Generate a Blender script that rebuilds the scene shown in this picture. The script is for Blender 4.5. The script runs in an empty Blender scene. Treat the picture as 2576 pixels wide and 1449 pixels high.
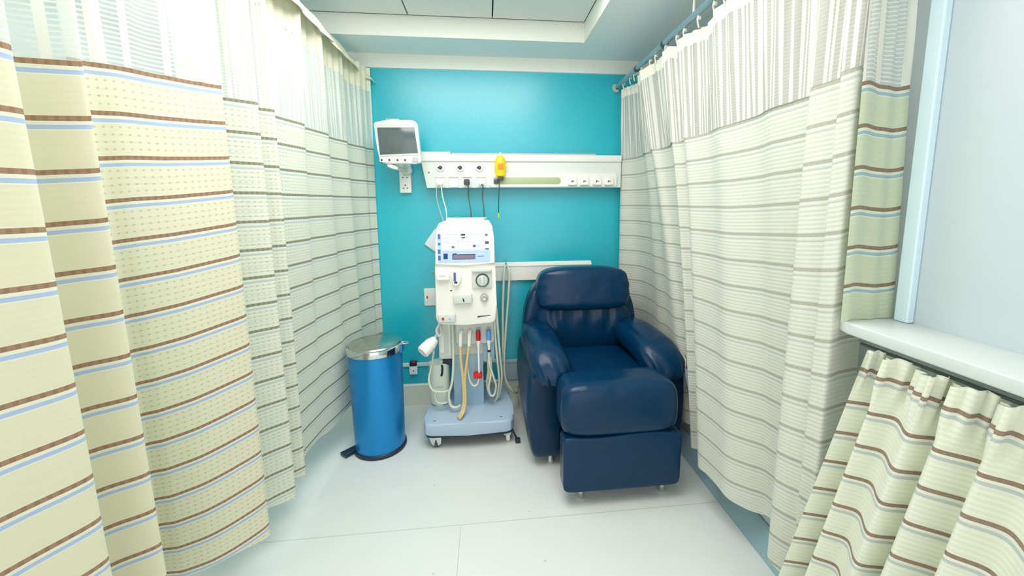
import bpy, bmesh, math, random
from mathutils import Vector, Matrix
random.seed(4)
S = bpy.context.scene
COL = S.collection
PI = math.pi

# ------------------------------------------------------------------ materials
def lin(c):
    f = lambda v: v/12.92 if v <= .04045 else ((v+.055)/1.055)**2.4
    return tuple(f(x/255) for x in c) + (1,)
def mat(name, rgb, rough=.5, metal=0, spec=.5, noise=0, nscale=40, bump=0, bscale=60, coat=0, emit=0):
    m = bpy.data.materials.new(name); m.use_nodes = True
    nt = m.node_tree; b = nt.nodes['Principled BSDF']
    c = lin(rgb)
    b.inputs['Base Color'].default_value = c
    b.inputs['Roughness'].default_value = rough
    b.inputs['Metallic'].default_value = metal
    b.inputs['Specular IOR Level'].default_value = spec
    b.inputs['Coat Weight'].default_value = coat
    if emit:
        b.inputs['Emission Color'].default_value = c
        b.inputs['Emission Strength'].default_value = emit
    tc = nt.nodes.new('ShaderNodeTexCoord')
    n = nt.nodes.new('ShaderNodeTexNoise'); n.inputs['Scale'].default_value = nscale
    nt.links.new(tc.outputs['Object'], n.inputs['Vector'])
    mx = nt.nodes.new('ShaderNodeMix'); mx.data_type = 'RGBA'
    k = 1-noise if noise else .985
    mx.inputs[6].default_value = c
    mx.inputs[7].default_value = (c[0]*k, c[1]*k, c[2]*k, 1)
    nt.links.new(n.outputs['Fac'], mx.inputs[0])
    nt.links.new(mx.outputs[2], b.inputs['Base Color'])
    if bump:
        n2 = nt.nodes.new('ShaderNodeTexNoise'); n2.inputs['Scale'].default_value = bscale
        nt.links.new(tc.outputs['Object'], n2.inputs['Vector'])
        bp = nt.nodes.new('ShaderNodeBump'); bp.inputs['Strength'].default_value = bump
        bp.inputs['Distance'].default_value = .01
        nt.links.new(n2.outputs['Fac'], bp.inputs['Height'])
        nt.links.new(bp.outputs['Normal'], b.inputs['Normal'])
    return m

class N:   # tiny node helper
    def __init__(s, m): s.nt = m.node_tree
    def math(s, op, a, b=None):
        n = s.nt.nodes.new('ShaderNodeMath'); n.operation = op
        for i, v in enumerate((a, b)):
            if v is None: continue
            if isinstance(v, (int, float)): n.inputs[i].default_value = v
            else: s.nt.links.new(v, n.inputs[i])
        return n.outputs[0]
    def band(s, x, lo, hi):
        return s.math('MULTIPLY', s.math('GREATER_THAN', x, lo), s.math('LESS_THAN', x, hi))
    def mix(s, f, a, b):
        n = s.nt.nodes.new('ShaderNodeMix'); n.data_type = 'RGBA'
        for i, v in ((0, f), (6, a), (7, b)):
            if isinstance(v, (int, float, tuple)): n.inputs[i].default_value = v
            else: s.nt.links.new(v, n.inputs[i])
        return n.outputs[2]

def cloth(name, base, brown, blue, pitch=.104, dash=.55, ticks=0, tickrange=(0, 9), transl=.25, lines=.35, tl_rgb=None):
    """striped woven curtain cloth, UV = (arc length, distance below the border) in metres"""
    m = bpy.data.materials.new(name); m.use_nodes = True
    nt = m.node_tree; h = N(m); b = nt.nodes['Principled BSDF']; out = nt.nodes['Material Output']
    uv = nt.nodes.new('ShaderNodeUVMap'); sp = nt.nodes.new('ShaderNodeSeparateXYZ')
    nt.links.new(uv.outputs[0], sp.inputs[0]); u, v = sp.outputs[0], sp.outputs[1]
    mv = h.math('MULTIPLY', h.math('FRACT', h.math('DIVIDE', v, pitch)), pitch)
    base = lin(base); brown = lin(brown); blue = lin(blue)
    no = nt.nodes.new('ShaderNodeTexNoise'); no.inputs['Scale'].default_value = 9
    nt.links.new(uv.outputs[0], no.inputs['Vector'])
    c = h.mix(no.outputs['Fac'], base, (base[0]*.95, base[1]*.96, base[2]*.93, 1))
    fine = h.math('SINE', h.math('MULTIPLY', v, 2*PI/.0130))
    c = h.mix(h.math('MULTIPLY', h.math('GREATER_THAN', fine, .55), lines*.25), c, (base[0]*.72, base[1]*.74, base[2]*.70, 1))
    if ticks:
        tu = h.math('LESS_THAN', h.math('FRACT', h.math('DIVIDE', u, .0190)), .34)
        tv = h.math('LESS_THAN', h.math('FRACT', h.math('DIVIDE', mv, .0174)), .26)
        rng = h.band(u, tickrange[0], tickrange[1])
        t = h.math('MULTIPLY', h.math('MULTIPLY', tu, tv), rng)
        c = h.mix(h.math('MULTIPLY', t, ticks), c, lin((148, 152, 118)))
        # pale woven squares between the ticks
        t2 = h.math('MULTIPLY', h.math('GREATER_THAN', h.math('FRACT', h.math('DIVIDE', mv, .0174)), .30), rng)
        c = h.mix(h.math('MULTIPLY', t2, ticks*.35), c, lin((244, 246, 236)))
    wb = h.band(mv, .0005, .030)
    c = h.mix(h.math('MULTIPLY', wb, .5), c, lin((240, 240, 226)))
    d = h.math('LESS_THAN', h.math('FRACT', h.math('DIVIDE', u, .0165)), .42)
    dk = h.mix(h.math('MULTIPLY', d, dash), brown, (brown[0]*.45, brown[1]*.45, brown[2]*.45, 1))
    c = h.mix(h.band(mv, .001, .0112), c, dk)
    c = h.mix(h.band(mv, .0185, .0270), c, blue)
    nt.links.new(c, b.inputs['Base Color'])
    b.inputs['Roughness'].default_value = .7; b.inputs['Specular IOR Level'].default_value = .25
    b.inputs['Sheen Weight'].default_value = .15
    bp = nt.nodes.new('ShaderNodeBump'); bp.inputs['Strength'].default_value = .35; bp.inputs['Distance'].default_value = .0015
    nt.links.new(h.math('ADD', h.math('MULTIPLY', fine, lines), h.math('MULTIPLY', h.band(mv, .001, .0112), -1.5)), bp.inputs['Height'])
    nt.links.new(bp.outputs[0], b.inputs['Normal'])
    tr = nt.nodes.new('ShaderNodeBsdfTranslucent')
    if tl_rgb:
        tr.inputs[0].default_value = lin(tl_rgb)
    else: nt.links.new(c, tr.inputs[0])
    ms = nt.nodes.new('ShaderNodeMixShader'); ms.inputs[0].default_value = transl
    nt.links.new(b.outputs[0], ms.inputs[1]); nt.links.new(tr.outputs[0], ms.inputs[2])
    nt.links.new(ms.outputs[0], out.inputs['Surface'])
    return m

def netting(name, rgb, rib_rgb, rib=.022, ribw=.45, open_=.45, weft=.0105, solid=.3):
    """open curtain netting: vertical ribs joined by thin cross threads, gaps are see-through"""
    m = bpy.data.materials.new(name); m.use_nodes = True
    nt = m.node_tree; h = N(m); b = nt.nodes['Principled BSDF']; out = nt.nodes['Material Output']
    uv = nt.nodes.new('ShaderNodeUVMap'); sp = nt.nodes.new('ShaderNodeSeparateXYZ')
    nt.links.new(uv.outputs[0], sp.inputs[0]); u, v = sp.outputs[0], sp.outputs[1]
    nn = nt.nodes.new('ShaderNodeTexNoise'); nn.noise_dimensions = '1D'; nn.inputs['Scale'].default_value = .45/rib
    nt.links.new(u, nn.inputs['W']); u = h.math('ADD', u, h.math('MULTIPLY', nn.outputs[0], rib*2.2))
    r = h.math('LESS_THAN', h.math('FRACT', h.math('DIVIDE', u, rib)), ribw)
    w = h.math('LESS_THAN', h.math('FRACT', h.math('DIVIDE', v, weft)), .38)
    c = h.mix(r, lin(rgb), lin(rib_rgb))
    nt.links.new(c, b.inputs['Base Color']); b.inputs['Roughness'].default_value = .75
    b.inputs['Specular IOR Level'].default_value = .2
    tr = nt.nodes.new('ShaderNodeBsdfTranslucent'); nt.links.new(c, tr.inputs[0])
    ms = nt.nodes.new('ShaderNodeMixShader'); ms.inputs[0].default_value = .35
    nt.links.new(b.outputs[0], ms.inputs[1]); nt.links.new(tr.outputs[0], ms.inputs[2])
    tp = nt.nodes.new('ShaderNodeBsdfTransparent')
    thread = h.math('MAXIMUM', r, w)
    f = h.math('MULTIPLY', h.math('SUBTRACT', 1.0, thread), open_)
    m2 = nt.nodes.new('ShaderNodeMixShader'); nt.links.new(f, m2.inputs[0])
    nt.links.new(ms.outputs[0], m2.inputs[1]); nt.links.new(tp.outputs[0], m2.inputs[2])
    nt.links.new(m2.outputs[0], out.inputs['Surface'])
    return m

M = dict(
 teal=mat('teal_wall_paint', (20, 182, 200), .30, spec=.9, noise=.04, nscale=6, bump=.05, bscale=140),
 side=mat('pale_blue_wall_paint', (206, 224, 224), .42, noise=.03, nscale=5, bump=.04, bscale=140),
 white=mat('white_paint', (236, 238, 230), .45, noise=.03, nscale=8, bump=.03),
 skirt=mat('skirting_paint', (222, 226, 212), .4, noise=.03, nscale=8),
 soffit=mat('soffit_paint', (232, 240, 240), .55, noise=.03, nscale=4),
 tile=mat('ceiling_tile', (226, 232, 230), .7, noise=.05, nscale=60, bump=.1, bscale=300),
 dark=mat('dark_gap', (70, 80, 82), .7),
 cove=mat('blue_grey_cove', (150, 182, 192), .4, noise=.05, nscale=6),
 band=mat('grey_trunking', (165, 190, 196), .45),
 plastic=mat('white_plastic', (238, 238, 232), .32, noise=.02),
 panelp=mat('trunking_plastic', (222, 228, 224), .35, noise=.02),
 cream=mat('cream_plastic', (238, 236, 228), .34, noise=.03, nscale=12),
 grey=mat('grey_plastic', (186, 190, 186), .4),
 lgrey=mat('light_grey_plastic', (208, 214, 208), .4),
 dgrey=mat('dark_grey_plastic', (64, 72, 74), .4),
 black=mat('black_plastic', (18, 22, 26), .4),
 bluegrey=mat('pale_blue_enamel', (172, 194, 214), .35, noise=.02),
 column=mat('blue_grey_column', (150, 184, 204), .4, noise=.02),
 steel=mat('brushed_steel', (196, 196, 186), .22, metal=1, noise=.05, nscale=30),
 chrome=mat('chrome', (215, 218, 218), .12, metal=1),
 rod=mat('painted_curtain_rail', (150, 178, 190), .3, metal=.5),
 leather=mat('navy_leather', (0, 50, 84), .27, spec=.32, noise=.2, nscale=12, bump=.3, bscale=14),
 leather2=mat('navy_leather_side', (0, 46, 78), .3, spec=.3, noise=.15, nscale=12, bump=.15, bscale=7),
 binblue=mat('metallic_blue_enamel', (26, 138, 206), .3, metal=.45, noise=.04),
 binbase=mat('bin_base_plastic', (20, 44, 66), .45),
 red=mat('red_plastic', (212, 10, 24), .35), sky=mat('blue_plastic', (96, 160, 232), .35),
 yellow=mat('yellow_plastic', (255, 206, 0), .35), orange=mat('orange_label', (250, 142, 10), .5),
 amber=mat('amber_hose', (216, 190, 132), .3, noise=.1, nscale=14, coat=.3),
 tube=mat('clear_white_hose', (206, 214, 196), .3, coat=.3),
 greenish=mat('olive_channel', (176, 188, 146), .4),
 screen=mat('dark_screen', (84, 98, 100), .12, spec=.8, noise=.2, nscale=5),
 lcd=mat('lit_display_white', (200, 210, 228), .25, emit=.22),
 lcdblue=mat('lit_display_blue', (158, 184, 228), .25, emit=.24),
 lcdmid=mat('lit_display_mid_blue', (66, 92, 158), .25, emit=.15),
 lcdmauve=mat('lit_display_mauve', (120, 104, 124), .25, emit=.15),
 ink=mat('display_ink', (74, 88, 118), .4), paper=mat('white_sheet', (225, 232, 236), .7),
 header=mat('curtain_header_tape', (232, 230, 216), .75, bump=.1),
 headerl=mat('curtain_header_tape_cream', (226, 224, 200), .75, bump=.1),
)
M['clothA'] = cloth('cream_striped_cloth', (232, 228, 200), (168, 134, 108), (176, 196, 228), dash=.35, ticks=.38, tickrange=(1.44, 1.90), transl=.2, lines=.12)
M['clothB'] = cloth('striped_cloth_lit_pale', (228, 230, 214), (150, 150, 128), (198, 208, 206), dash=.4, ticks=.4, tickrange=(.0, .62), transl=.2)  # same cloth as the near curtain; backlighting painted in as paler, greyed colours
M['clothC'] = cloth('striped_cloth_lit_white', (226, 228, 216), (182, 183, 168), (204, 210, 202), dash=.1, transl=.2, lines=.6)  # same cloth again, whitened and its stripes faded to hold the light
M['clothD'] = cloth('striped_cloth_lit_green', (208, 216, 188), (146, 124, 102), (158, 188, 194), pitch=.1045, dash=.2, transl=.2, lines=.4)  # same cloth, greener base stands in for the light on this end
M['clothE'] = cloth('gathered_striped_cloth', (240, 242, 224), (156, 134, 116), (196, 206, 202), pitch=.0975, dash=.15, transl=.2, lines=.4)
M['netA'] = netting('cream_netting', (232, 236, 230), (240, 240, 230), rib=.085, ribw=.3, open_=.45)
M['netB'] = netting('ribbed_netting', (222, 227, 216), (240, 242, 234), rib=.0185, ribw=.55, open_=.16)
M['netC'] = netting('white_ribbed_netting', (212, 210, 200), (244, 244, 238), rib=.0215, ribw=.5, open_=.14)

# ------------------------------------------------------------------ mesh helpers
def link(name, bm, m, parent=None, smooth=True, ang=.6):
    me = bpy.data.meshes.new(name)
    bmesh.ops.recalc_face_normals(bm, faces=bm.faces)
    bm.to_mesh(me); bm.free()
    for mm in (m if isinstance(m, (list, tuple)) else [m]): me.materials.append(M[mm] if isinstance(mm, str) else mm)
    if smooth:
        for p in me.polygons: p.use_smooth = True
        me.set_sharp_from_angle(angle=ang)
    o = bpy.data.objects.new(name, me); COL.objects.link(o)
    if parent:
        o.parent = parent
        o.matrix_parent_inverse = Matrix.Translation(parent.location).inverted() if parent.type == 'EMPTY' else Matrix()
    return o
def thing(name, label, cat, loc, group=None):
    o = bpy.data.objects.new(name, None); COL.objects.link(o); o.location = loc
    o.empty_display_size = .05
    tag(o, label, cat, group); return o
def tag(o, label, cat, group=None):
    o['label'] = label; o['category'] = cat
    if group: o['group'] = group
    return o
def struct(name, bm, m, parent=None, smooth=False):
    o = link(name, bm, m, parent, smooth)
    if not parent: o['kind'] = 'structure'
    return o
def box(bm, x0, x1, y0, y1, z0, z1, bev=0, seg=3, mi=0):
    r = bmesh.ops.create_cube(bm, size=1)
    vs = r['verts']
    for v in vs:
        v.co = Vector(((x0+x1)/2+v.co.x*(x1-x0), (y0+y1)/2+v.co.y*(y1-y0), (z0+z1)/2+v.co.z*(z1-z0)))
    fs = {f for v in vs for f in v.link_faces}
    for f in fs: f.material_index = mi
    if bev:
        es = {e for v in vs for e in v.link_edges}
        rr = bmesh.ops.bevel(bm, geom=list(es), offset=bev, segments=seg, affect='EDGES', profile=.5)
        for f in rr['faces']: f.material_index = mi
    return bm
def nb(*a, **k):
    return box(bmesh.new(), *a, **k)
def prism(outline, y0, y1, bev=.006, seg=3, bm=None, axis='Y', mi=0):
    """closed outline in XZ (axis Y) or XY (axis Z), extruded from y0 to y1"""
    bm = bm or bmesh.new()
    f3 = (lambda p, t: (p[0], t, p[1])) if axis == 'Y' else (lambda p, t: (p[0], p[1], t)) if axis == 'Z' else (lambda p, t: (t, p[0], p[1]))
    a = [bm.verts.new(f3(p, y0)) for p in outline]; b = [bm.verts.new(f3(p, y1)) for p in outline]
    n = len(a); fa = bm.faces.new(a); fb = bm.faces.new(b[::-1]); fs = [fa, fb]
    for i in range(n): fs.append(bm.faces.new((a[i], b[i], b[(i+1) % n], a[(i+1) % n])))
    for f in fs: f.material_index = mi
    if bev:
        rr = bmesh.ops.bevel(bm, geom=list(fa.edges)+list(fb.edges), offset=bev, segments=seg, affect='EDGES', profile=.5)
        for f in rr['faces']: f.material_index = mi
    return bm
def rrect(x0, x1, z0, z1, r, seg=6):
    if not isinstance(r, (tuple, list)): r = (r,)*4      # bl, br, tr, tl
    pts = []
    for (cx, cz, a0, rr) in ((x0+r[0], z0+r[0], PI, r[0]), (x1-r[1], z0+r[1], 1.5*PI, r[1]), (x1-r[2], z1-r[2], 0, r[2]), (x0+r[3], z1-r[3], .5*PI, r[3])):
        for i in range(seg+1):
            a = a0+i/seg*PI/2; pts.append((cx+rr*math.cos(a), cz+rr*math.sin(a)))
    return pts
def catmull(P, n=8):
    P = [Vector(p) for p in P]; out = []
    for i in range(len(P)-1):
        p0 = P[max(i-1, 0)]; p1 = P[i]; p2 = P[i+1]; p3 = P[min(i+2, len(P)-1)]
        for k in range(n):
            t = k/n
            out.append(.5*((2*p1)+(p2-p0)*t+(2*p0-5*p1+4*p2-p3)*t*t+(3*p1-p0-3*p2+p3)*t**3))
    out.append(P[-1]); return out
def tube(bm, pts, r, n=8, seg=10, smooth=True, mi=0):
    P = catmull(pts, n) if smooth and len(pts) > 2 else [Vector(p) for p in pts]
    rr = r if callable(r) else (lambda t: r)
    rings = []; up = None
    for i, p in enumerate(P):
        t = (P[min(i+1, len(P)-1)]-P[max(i-1, 0)]).normalized()
        if up is None: up = t.orthogonal().normalized()
        up = (up-t*up.dot(t)).normalized(); s = t.cross(up)
        q = rr(i/(len(P)-1))
        rings.append([bm.verts.new(p+up*q*math.cos(2*PI*k/seg)+s*q*math.sin(2*PI*k/seg)) for k in range(seg)])
    for a, b in zip(rings, rings[1:]):
        for k in range(seg): bm.faces.new((a[k], a[(k+1) % seg], b[(k+1) % seg], b[k])).material_index = mi
    bm.faces.new(rings[0][::-1]).material_index = mi; bm.faces.new(rings[-1]).material_index = mi
    return bm
def lathe(prof, origin, axis=(0, 0, 1), seg=40, bm=None, mi=0):
    bm = bm or bmesh.new(); ax = Vector(axis).normalized(); u = ax.orthogonal().normalized(); w = ax.cross(u); o = Vector(origin)
    rings = []
    for r, h in prof:
        if r < 1e-6: rings.append([bm.verts.new(o+ax*h)])
        else: rings.append([bm.verts.new(o+ax*h+(u*math.cos(2*PI*k/seg)+w*math.sin(2*PI*k/seg))*r) for k in range(seg)])
    for a, b in zip(rings, rings[1:]):
        for k in range(seg):
            k2 = (k+1) % seg
            if len(a) == 1 and len(b) == 1: continue
            f = (a[0], b[k2], b[k]) if len(a) == 1 else (a[k], a[k2], b[0]) if len(b) == 1 else (a[k], a[k2], b[k2], b[k])
            bm.faces.new(f).material_index = mi
    return bm
def puff(center, half, n=4, deform=None, N_=16, rot=None, ny=None):
    """plump padded block: cube grid pushed onto a super-ellipsoid"""
    bm = bmesh.new(); bmesh.ops.create_cube(bm, size=2)
    bmesh.ops.subdivide_edges(bm, edges=bm.edges, cuts=N_, use_grid_fill=True)
    R = Matrix.Rotation(rot[0], 3, rot[1]) if rot else Matrix.Identity(3)
    c = Vector(center)
    for v in bm.verts:
        p = v.co.copy()
        # tan-ish warp puts more vertices near the edges
        p = Vector([math.sin(q*PI/2*.92)/math.sin(PI/2*.92) for q in p])
        r = (abs(p.x)**n+abs(p.y)**n+abs(p.z)**n)**(-1/n)
        p = p*r
        q = Vector((p.x*half[0], p.y*half[1], p.z*half[2]))
        if deform: q = deform(p, q)
        v.co = c+R@q
    return bm

# ------------------------------------------------------------------ curtain builder
def curtain_grid(cols, ztop, zbot, nz, nu=7, u0=0, ease=1.0, zref=(1.8, .2), vfun=None, ripple=None):
    """cols = (Xtop, Ytop, Xbot, Ybot) plan positions of each fold at heights zref[0] and zref[1]"""
    T = catmull([(c[0], c[1], 0) for c in cols], nu); B = catmull([(c[2], c[3], 0) for c in cols], nu)
    n = len(T); zt = ztop if callable(ztop) else (lambda s: ztop); zb = zbot if callable(zbot) else (lambda s: zbot)
    u = [u0]
    for i in range(1, n):
        u.append(u[-1]+((T[i]-T[i-1]).length+(B[i]-B[i-1]).length)/2)
    bm = bmesh.new(); uvl = bm.loops.layers.uv.new('UVMap'); G = []; UV = {}
    for j in range(nz+1):
        row = []
        for i in range(n):
            s = i/(n-1); z = zt(s)+(zb(s)-zt(s))*j/nz
            t = (zref[0]-z)/(zref[0]-zref[1])
            t = max(-.35, min(1.1, t)); k = t if t < 0 else t**ease
            p = T[i].lerp(B[i], k)
            if ripple:
                d = (T[min(i+1, n-1)]-T[max(i-1, 0)]).normalized(); a = ripple(u[i], z)
                p = p+Vector((-d.y, d.x, 0))*a
            v = bm.verts.new((p.x, p.y, z)); row.append(v)
            UV[v] = (u[i], (vfun(s) if vfun else 1.8)-z)
        G.append(row)
    for j in range(nz):
        for i in range(n-1):
            f = bm.faces.new((G[j][i], G[j][i+1], G[j+1][i+1], G[j+1][i]))
            for l in f.loops: l[uvl].uv = UV[l.vert]
    return bm
def cl(name, bm, m, parent):
    return link(name, bm, m, parent, True, 3.1)

M['strip'] = mat('pale_blue_strip', (214, 236, 244), .25, spec=.6)
M['tube2'] = mat('milky_canister_plastic', (214, 222, 206), .4, noise=.03)
def floor_material():
    m = bpy.data.materials.new('pale_vinyl'); m.use_nodes = True; nt = m.node_tree; h = N(m); b = nt.nodes['Principled BSDF']
    g = nt.nodes.new('ShaderNodeNewGeometry'); sp = nt.nodes.new('ShaderNodeSeparateXYZ'); nt.links.new(g.outputs['Position'], sp.inputs[0])
    x, y = sp.outputs[0], sp.outputs[1]
    n = nt.nodes.new('ShaderNodeTexNoise'); n.inputs['Scale'].default_value = 2.2; n.inputs['Detail'].default_value = 4; nt.links.new(g.outputs['Position'], n.inputs['Vector'])
    c = h.mix(n.outputs['Fac'], lin((225, 229, 227)), lin((216, 222, 217)))
    # welded seams of the sheet
    s1 = h.math('LESS_THAN', h.math('ABSOLUTE', h.math('SUBTRACT', y, 1.655)), .0022)
    s2 = h.math('MULTIPLY', h.math('LESS_THAN', h.math('ABSOLUTE', h.math('ADD', x, .148)), .0016), h.math('LESS_THAN', y, 1.655))
    c = h.mix(h.math('MULTIPLY', h.math('MAXIMUM', s1, s2), .45), c, lin((150, 158, 152)))
    # small scuffs
    vo = nt.nodes.new('ShaderNodeTexVoronoi'); vo.inputs['Scale'].default_value = 6.5; nt.links.new(g.outputs['Position'], vo.inputs['Vector'])
    sc = h.math('LESS_THAN', vo.outputs['Distance'], .035)
    c = h.mix(h.math('MULTIPLY', sc, .35), c, lin((140, 146, 140)))
    nt.links.new(c, b.inputs['Base Color']); b.inputs['Roughness'].default_value = .33; b.inputs['Specular IOR Level'].default_value = .45
    return m
M['floor_mat'] = floor_material()

M['rwall'] = mat('pale_teal_wall_paint', (190, 203, 207), .42, noise=.03, nscale=5, bump=.04, bscale=140)

M['sill'] = mat('white_sill_laminate', (206, 212, 210), .38, noise=.02)
# ================================================================== the setting
YW = 2.805
struct('floor', nb(-1.9, 1.115, -1.2, YW, -.05, 0), 'floor_mat')
struct('wall_back', nb(-1.95, 1.3, YW, YW+.1, 0, 2.40), 'teal')
struct('wall_left', nb(-1.98, -1.9, -1.2, YW, 0, 2.40), 'side')
bm = nb(1.140, 1.24, -1.2, YW, 0, 2.40)
struct('wall_right', bm, 'rwall')
bm = prism([(1.140, 0), (1.140, .11), (1.134, .115), (1.122, .10), (1.112, .03), (1.095, .001), (1.09, 0)], -1.2, YW-.022, bev=0)
struct('baseboard_right', bm, 'cove', smooth=True)
bm = prism([(YW, 0), (YW-.018, 0), (YW-.018, .150), (YW-.010, .158), (YW, .158)], -1.9, 1.13, bev=0, axis='X')
struct('baseboard_back', bm, 'skirt')
# ceiling: soffit ring at 2.40 m, recess with panels at 2.51 m
XR0, XR1, YR = -1.55, .612, 2.49
bm = bmesh.new()
box(bm, -1.98, 1.24, YR, YW+.1, 2.40, 2.60); box(bm, XR1, 1.24, -1.2, YR, 2.40, 2.60); box(bm, -1.98, XR0, -1.2, YR, 2.40, 2.60)
struct('ceiling', bm, 'soffit')
bm = bmesh.new()
box(bm, XR0, XR1, YR-.014, YR, 2.397, 2.51); box(bm, XR1-.014, XR1, -1.2, YR-.014, 2.397, 2.51)
struct('trim_1', bm, 'white')
bm = bmesh.new(); edges = [XR0, -1.02, -.424, .053, XR1-.014]
for i, (a, b) in enumerate(zip(edges, edges[1:])):
    for k in range(4):
        box(bm, a+.004, b-.004, YR-.020-.9*(k+1), YR-.020-.9*k-.006, 2.508, 2.53, bev=.002, seg=1)
struct('ceiling_panels', bm, 'tile'); 
bpy.data.objects['ceiling_panels'].name = 'ceiling.001'
struct('ceiling_back_board', nb(XR0, XR1, -1.2, YR, 2.531, 2.56), 'dark'); bpy.data.objects['ceiling_back_board'].name = 'ceiling.002'
bm = prism([(YW, 2.322), (YW-.012, 2.324), (YW-.018, 2.345), (YW-.034, 2.375), (YW-.040, 2.40), (YW, 2.40)], -1.9, 1.14, bev=0, axis='X')
struct('trim_2', bm, 'white', smooth=True)
# thin pale conduit along the wall and the grey trunking at its right
struct('trim_3', nb(-1.9, .06, YW-.014, YW, .292, .318, bev=.004), 'side')
bm = nb(.06, .62, YW-.030, YW, .160, .312, bev=.005); box(bm, .06, .62, YW-.034, YW-.028, .292, .310, bev=.002)
struct('trim_4', bm, 'band')
# window sill, vertical strip at the end of the right wall panel
bm = prism([(.972, -1.1), (.972, .952), (.984, .990), (1.141, .990), (1.141, -1.1)], 1.088, 1.120, bev=.004, axis='Z')
tag(link('window_sill', bm, 'sill', None), 'white window sill shelf running along the right wall above gathered curtain', 'sill')
bm = bmesh.new(); box(bm, 1.118, 1.1401, .925, .962, 1.1205, 2.40, bev=.004)
struct('trim_5', bm, 'strip')

# ================================================================== curtains
A = [(-.80,.10,-.87,.10),(-.92,.20,-1.0,.22),(-.87,.30,-.95,.33),(-.80,.40,-.87,.44),(-.93,.44,-1.0,.50),(-.90,.56,-.98,.62),(-.845,.70,-.915,.79),(-.80,.800,-.865,.900),(-.845,.818,-.92,.918),(-.90,.840,-.985,.95),(-.868,.885,-.945,.995),(-.80,.926,-.868,1.040),
     (-.850,.955,-.98,1.09),(-.900,1.04,-1.12,1.30),(-.878,1.10,-1.05,1.318),(-.852,1.18,-.975,1.345),(-.826,1.275,-.908,1.395),(-.80,1.365,-.852,1.465),(-.85,1.375,-.90,1.476),(-.92,1.385,-.98,1.47)]
VA = [1.725]*10+[1.73, 1.738, 1.755, 1.776, 1.784, 1.79, 1.80, 1.812, 1.812, 1.812]
def vA(s):
    a = s*(len(VA)-1); i = min(int(a), len(VA)-2); return VA[i]+(VA[i+1]-VA[i])*(a-i)
hemA = lambda s: .20+.006*math.sin(s*40)
cA = thing('hospital_curtain', 'nearest cream curtain at left with brown and blue stripes and sheer top', 'curtain', (-.85, .8, .2))
cl('striped_cloth', curtain_grid(A, vA, hemA, 70, vfun=vA), 'clothA', cA)
rA = lambda u, z: .006*math.sin(u*95+math.sin(u*13)*2)*min(1, max(0, (z-1.72)/.25))
cl('netting', curtain_grid(A, 2.30, vA, 24, nu=14, vfun=vA, ripple=rA), 'netA', cA)

B = [(-.96,1.42,-.98,1.50),(-.915,1.465,-.945,1.56),(-.865,1.505,-.91,1.61),(-.80,1.561,-.85,1.672),(-.855,1.575,-.90,1.685),(-.865,1.62,-.935,1.735),(-.80,1.674,-.868,1.805),
     (-.86,1.70,-.92,1.84),(-.845,1.80,-.925,1.93),(-.812,1.95,-.915,2.08),(-.845,1.98,-.905,2.16),(-.83,2.08,-.885,2.26),(-.805,2.21,-.868,2.37),(-.838,2.25,-.86,2.43),(-.822,2.36,-.845,2.50),(-.795,2.46,-.815,2.57),(-.815,2.50,-.82,2.62),(-.80,2.60,-.80,2.68),(-.762,2.69,-.775,2.73),(-.775,2.715,-.78,2.745),(-.735,2.775,-.745,2.785)]
hemB = lambda s: .205+.012*math.sin(s*33)
cB = thing('hospital_curtain', 'far left curtain lit pale reaching the teal wall, with folded over header', 'curtain', (-.85, 2.1, .2))
cl('striped_cloth', curtain_grid(B, 1.81, hemB, 70, vfun=lambda s: 1.81), 'clothB', cB)
rB = lambda u, z: .0065*math.sin(u*150+math.sin(u*17)*2.5)*min(1, max(0, (z-1.80)/.2))
cl('netting', curtain_grid(B, 2.17, 1.81, 14, nu=14, vfun=lambda s: 1.81, ripple=rB), 'netB', cB)
cl('header_band', curtain_grid(B, 2.31, 2.165, 6, nu=10, ripple=rB), 'headerl', cB)
# header flap folded over the rail, wavy lower edge
bm = bmesh.new(); rows = []
for j in range(9):
    t = j/8; row = []
    for i in range(91):
        s = i/90; y = 1.35+1.43*s
        w = .5+.5*math.sin(s*46+math.sin(s*11)*1.6)
        x = -.800-.012*(1-t)+t*(.030+.030*w) + (.05*t if s > .97 else 0)
        z = 2.352-.085*t-.020*t*w - .055*max(0, s-.9)*10*t*.6
        row.append(bm.verts.new((x-.004*math.sin(s*30), y, z)))
    rows.append(row)
for a, b in zip(rows, rows[1:]):
    for i in range(90): bm.faces.new((a[i], a[i+1], b[i+1], b[i]))
fl = cl('header_flap', bm, 'headerl', cB)
md = fl.modifiers.new('thick', 'SOLIDIFY'); md.thickness = .004
bm = tube(bmesh.new(), [(-.822, 1.3, 2.335), (-.822, YW-.002, 2.335)], .013, smooth=False)
rl = tag(link('curtain_rail', bm, 'rod'), 'curtain rail hidden under the folded header of far left curtain', 'rail')

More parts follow.
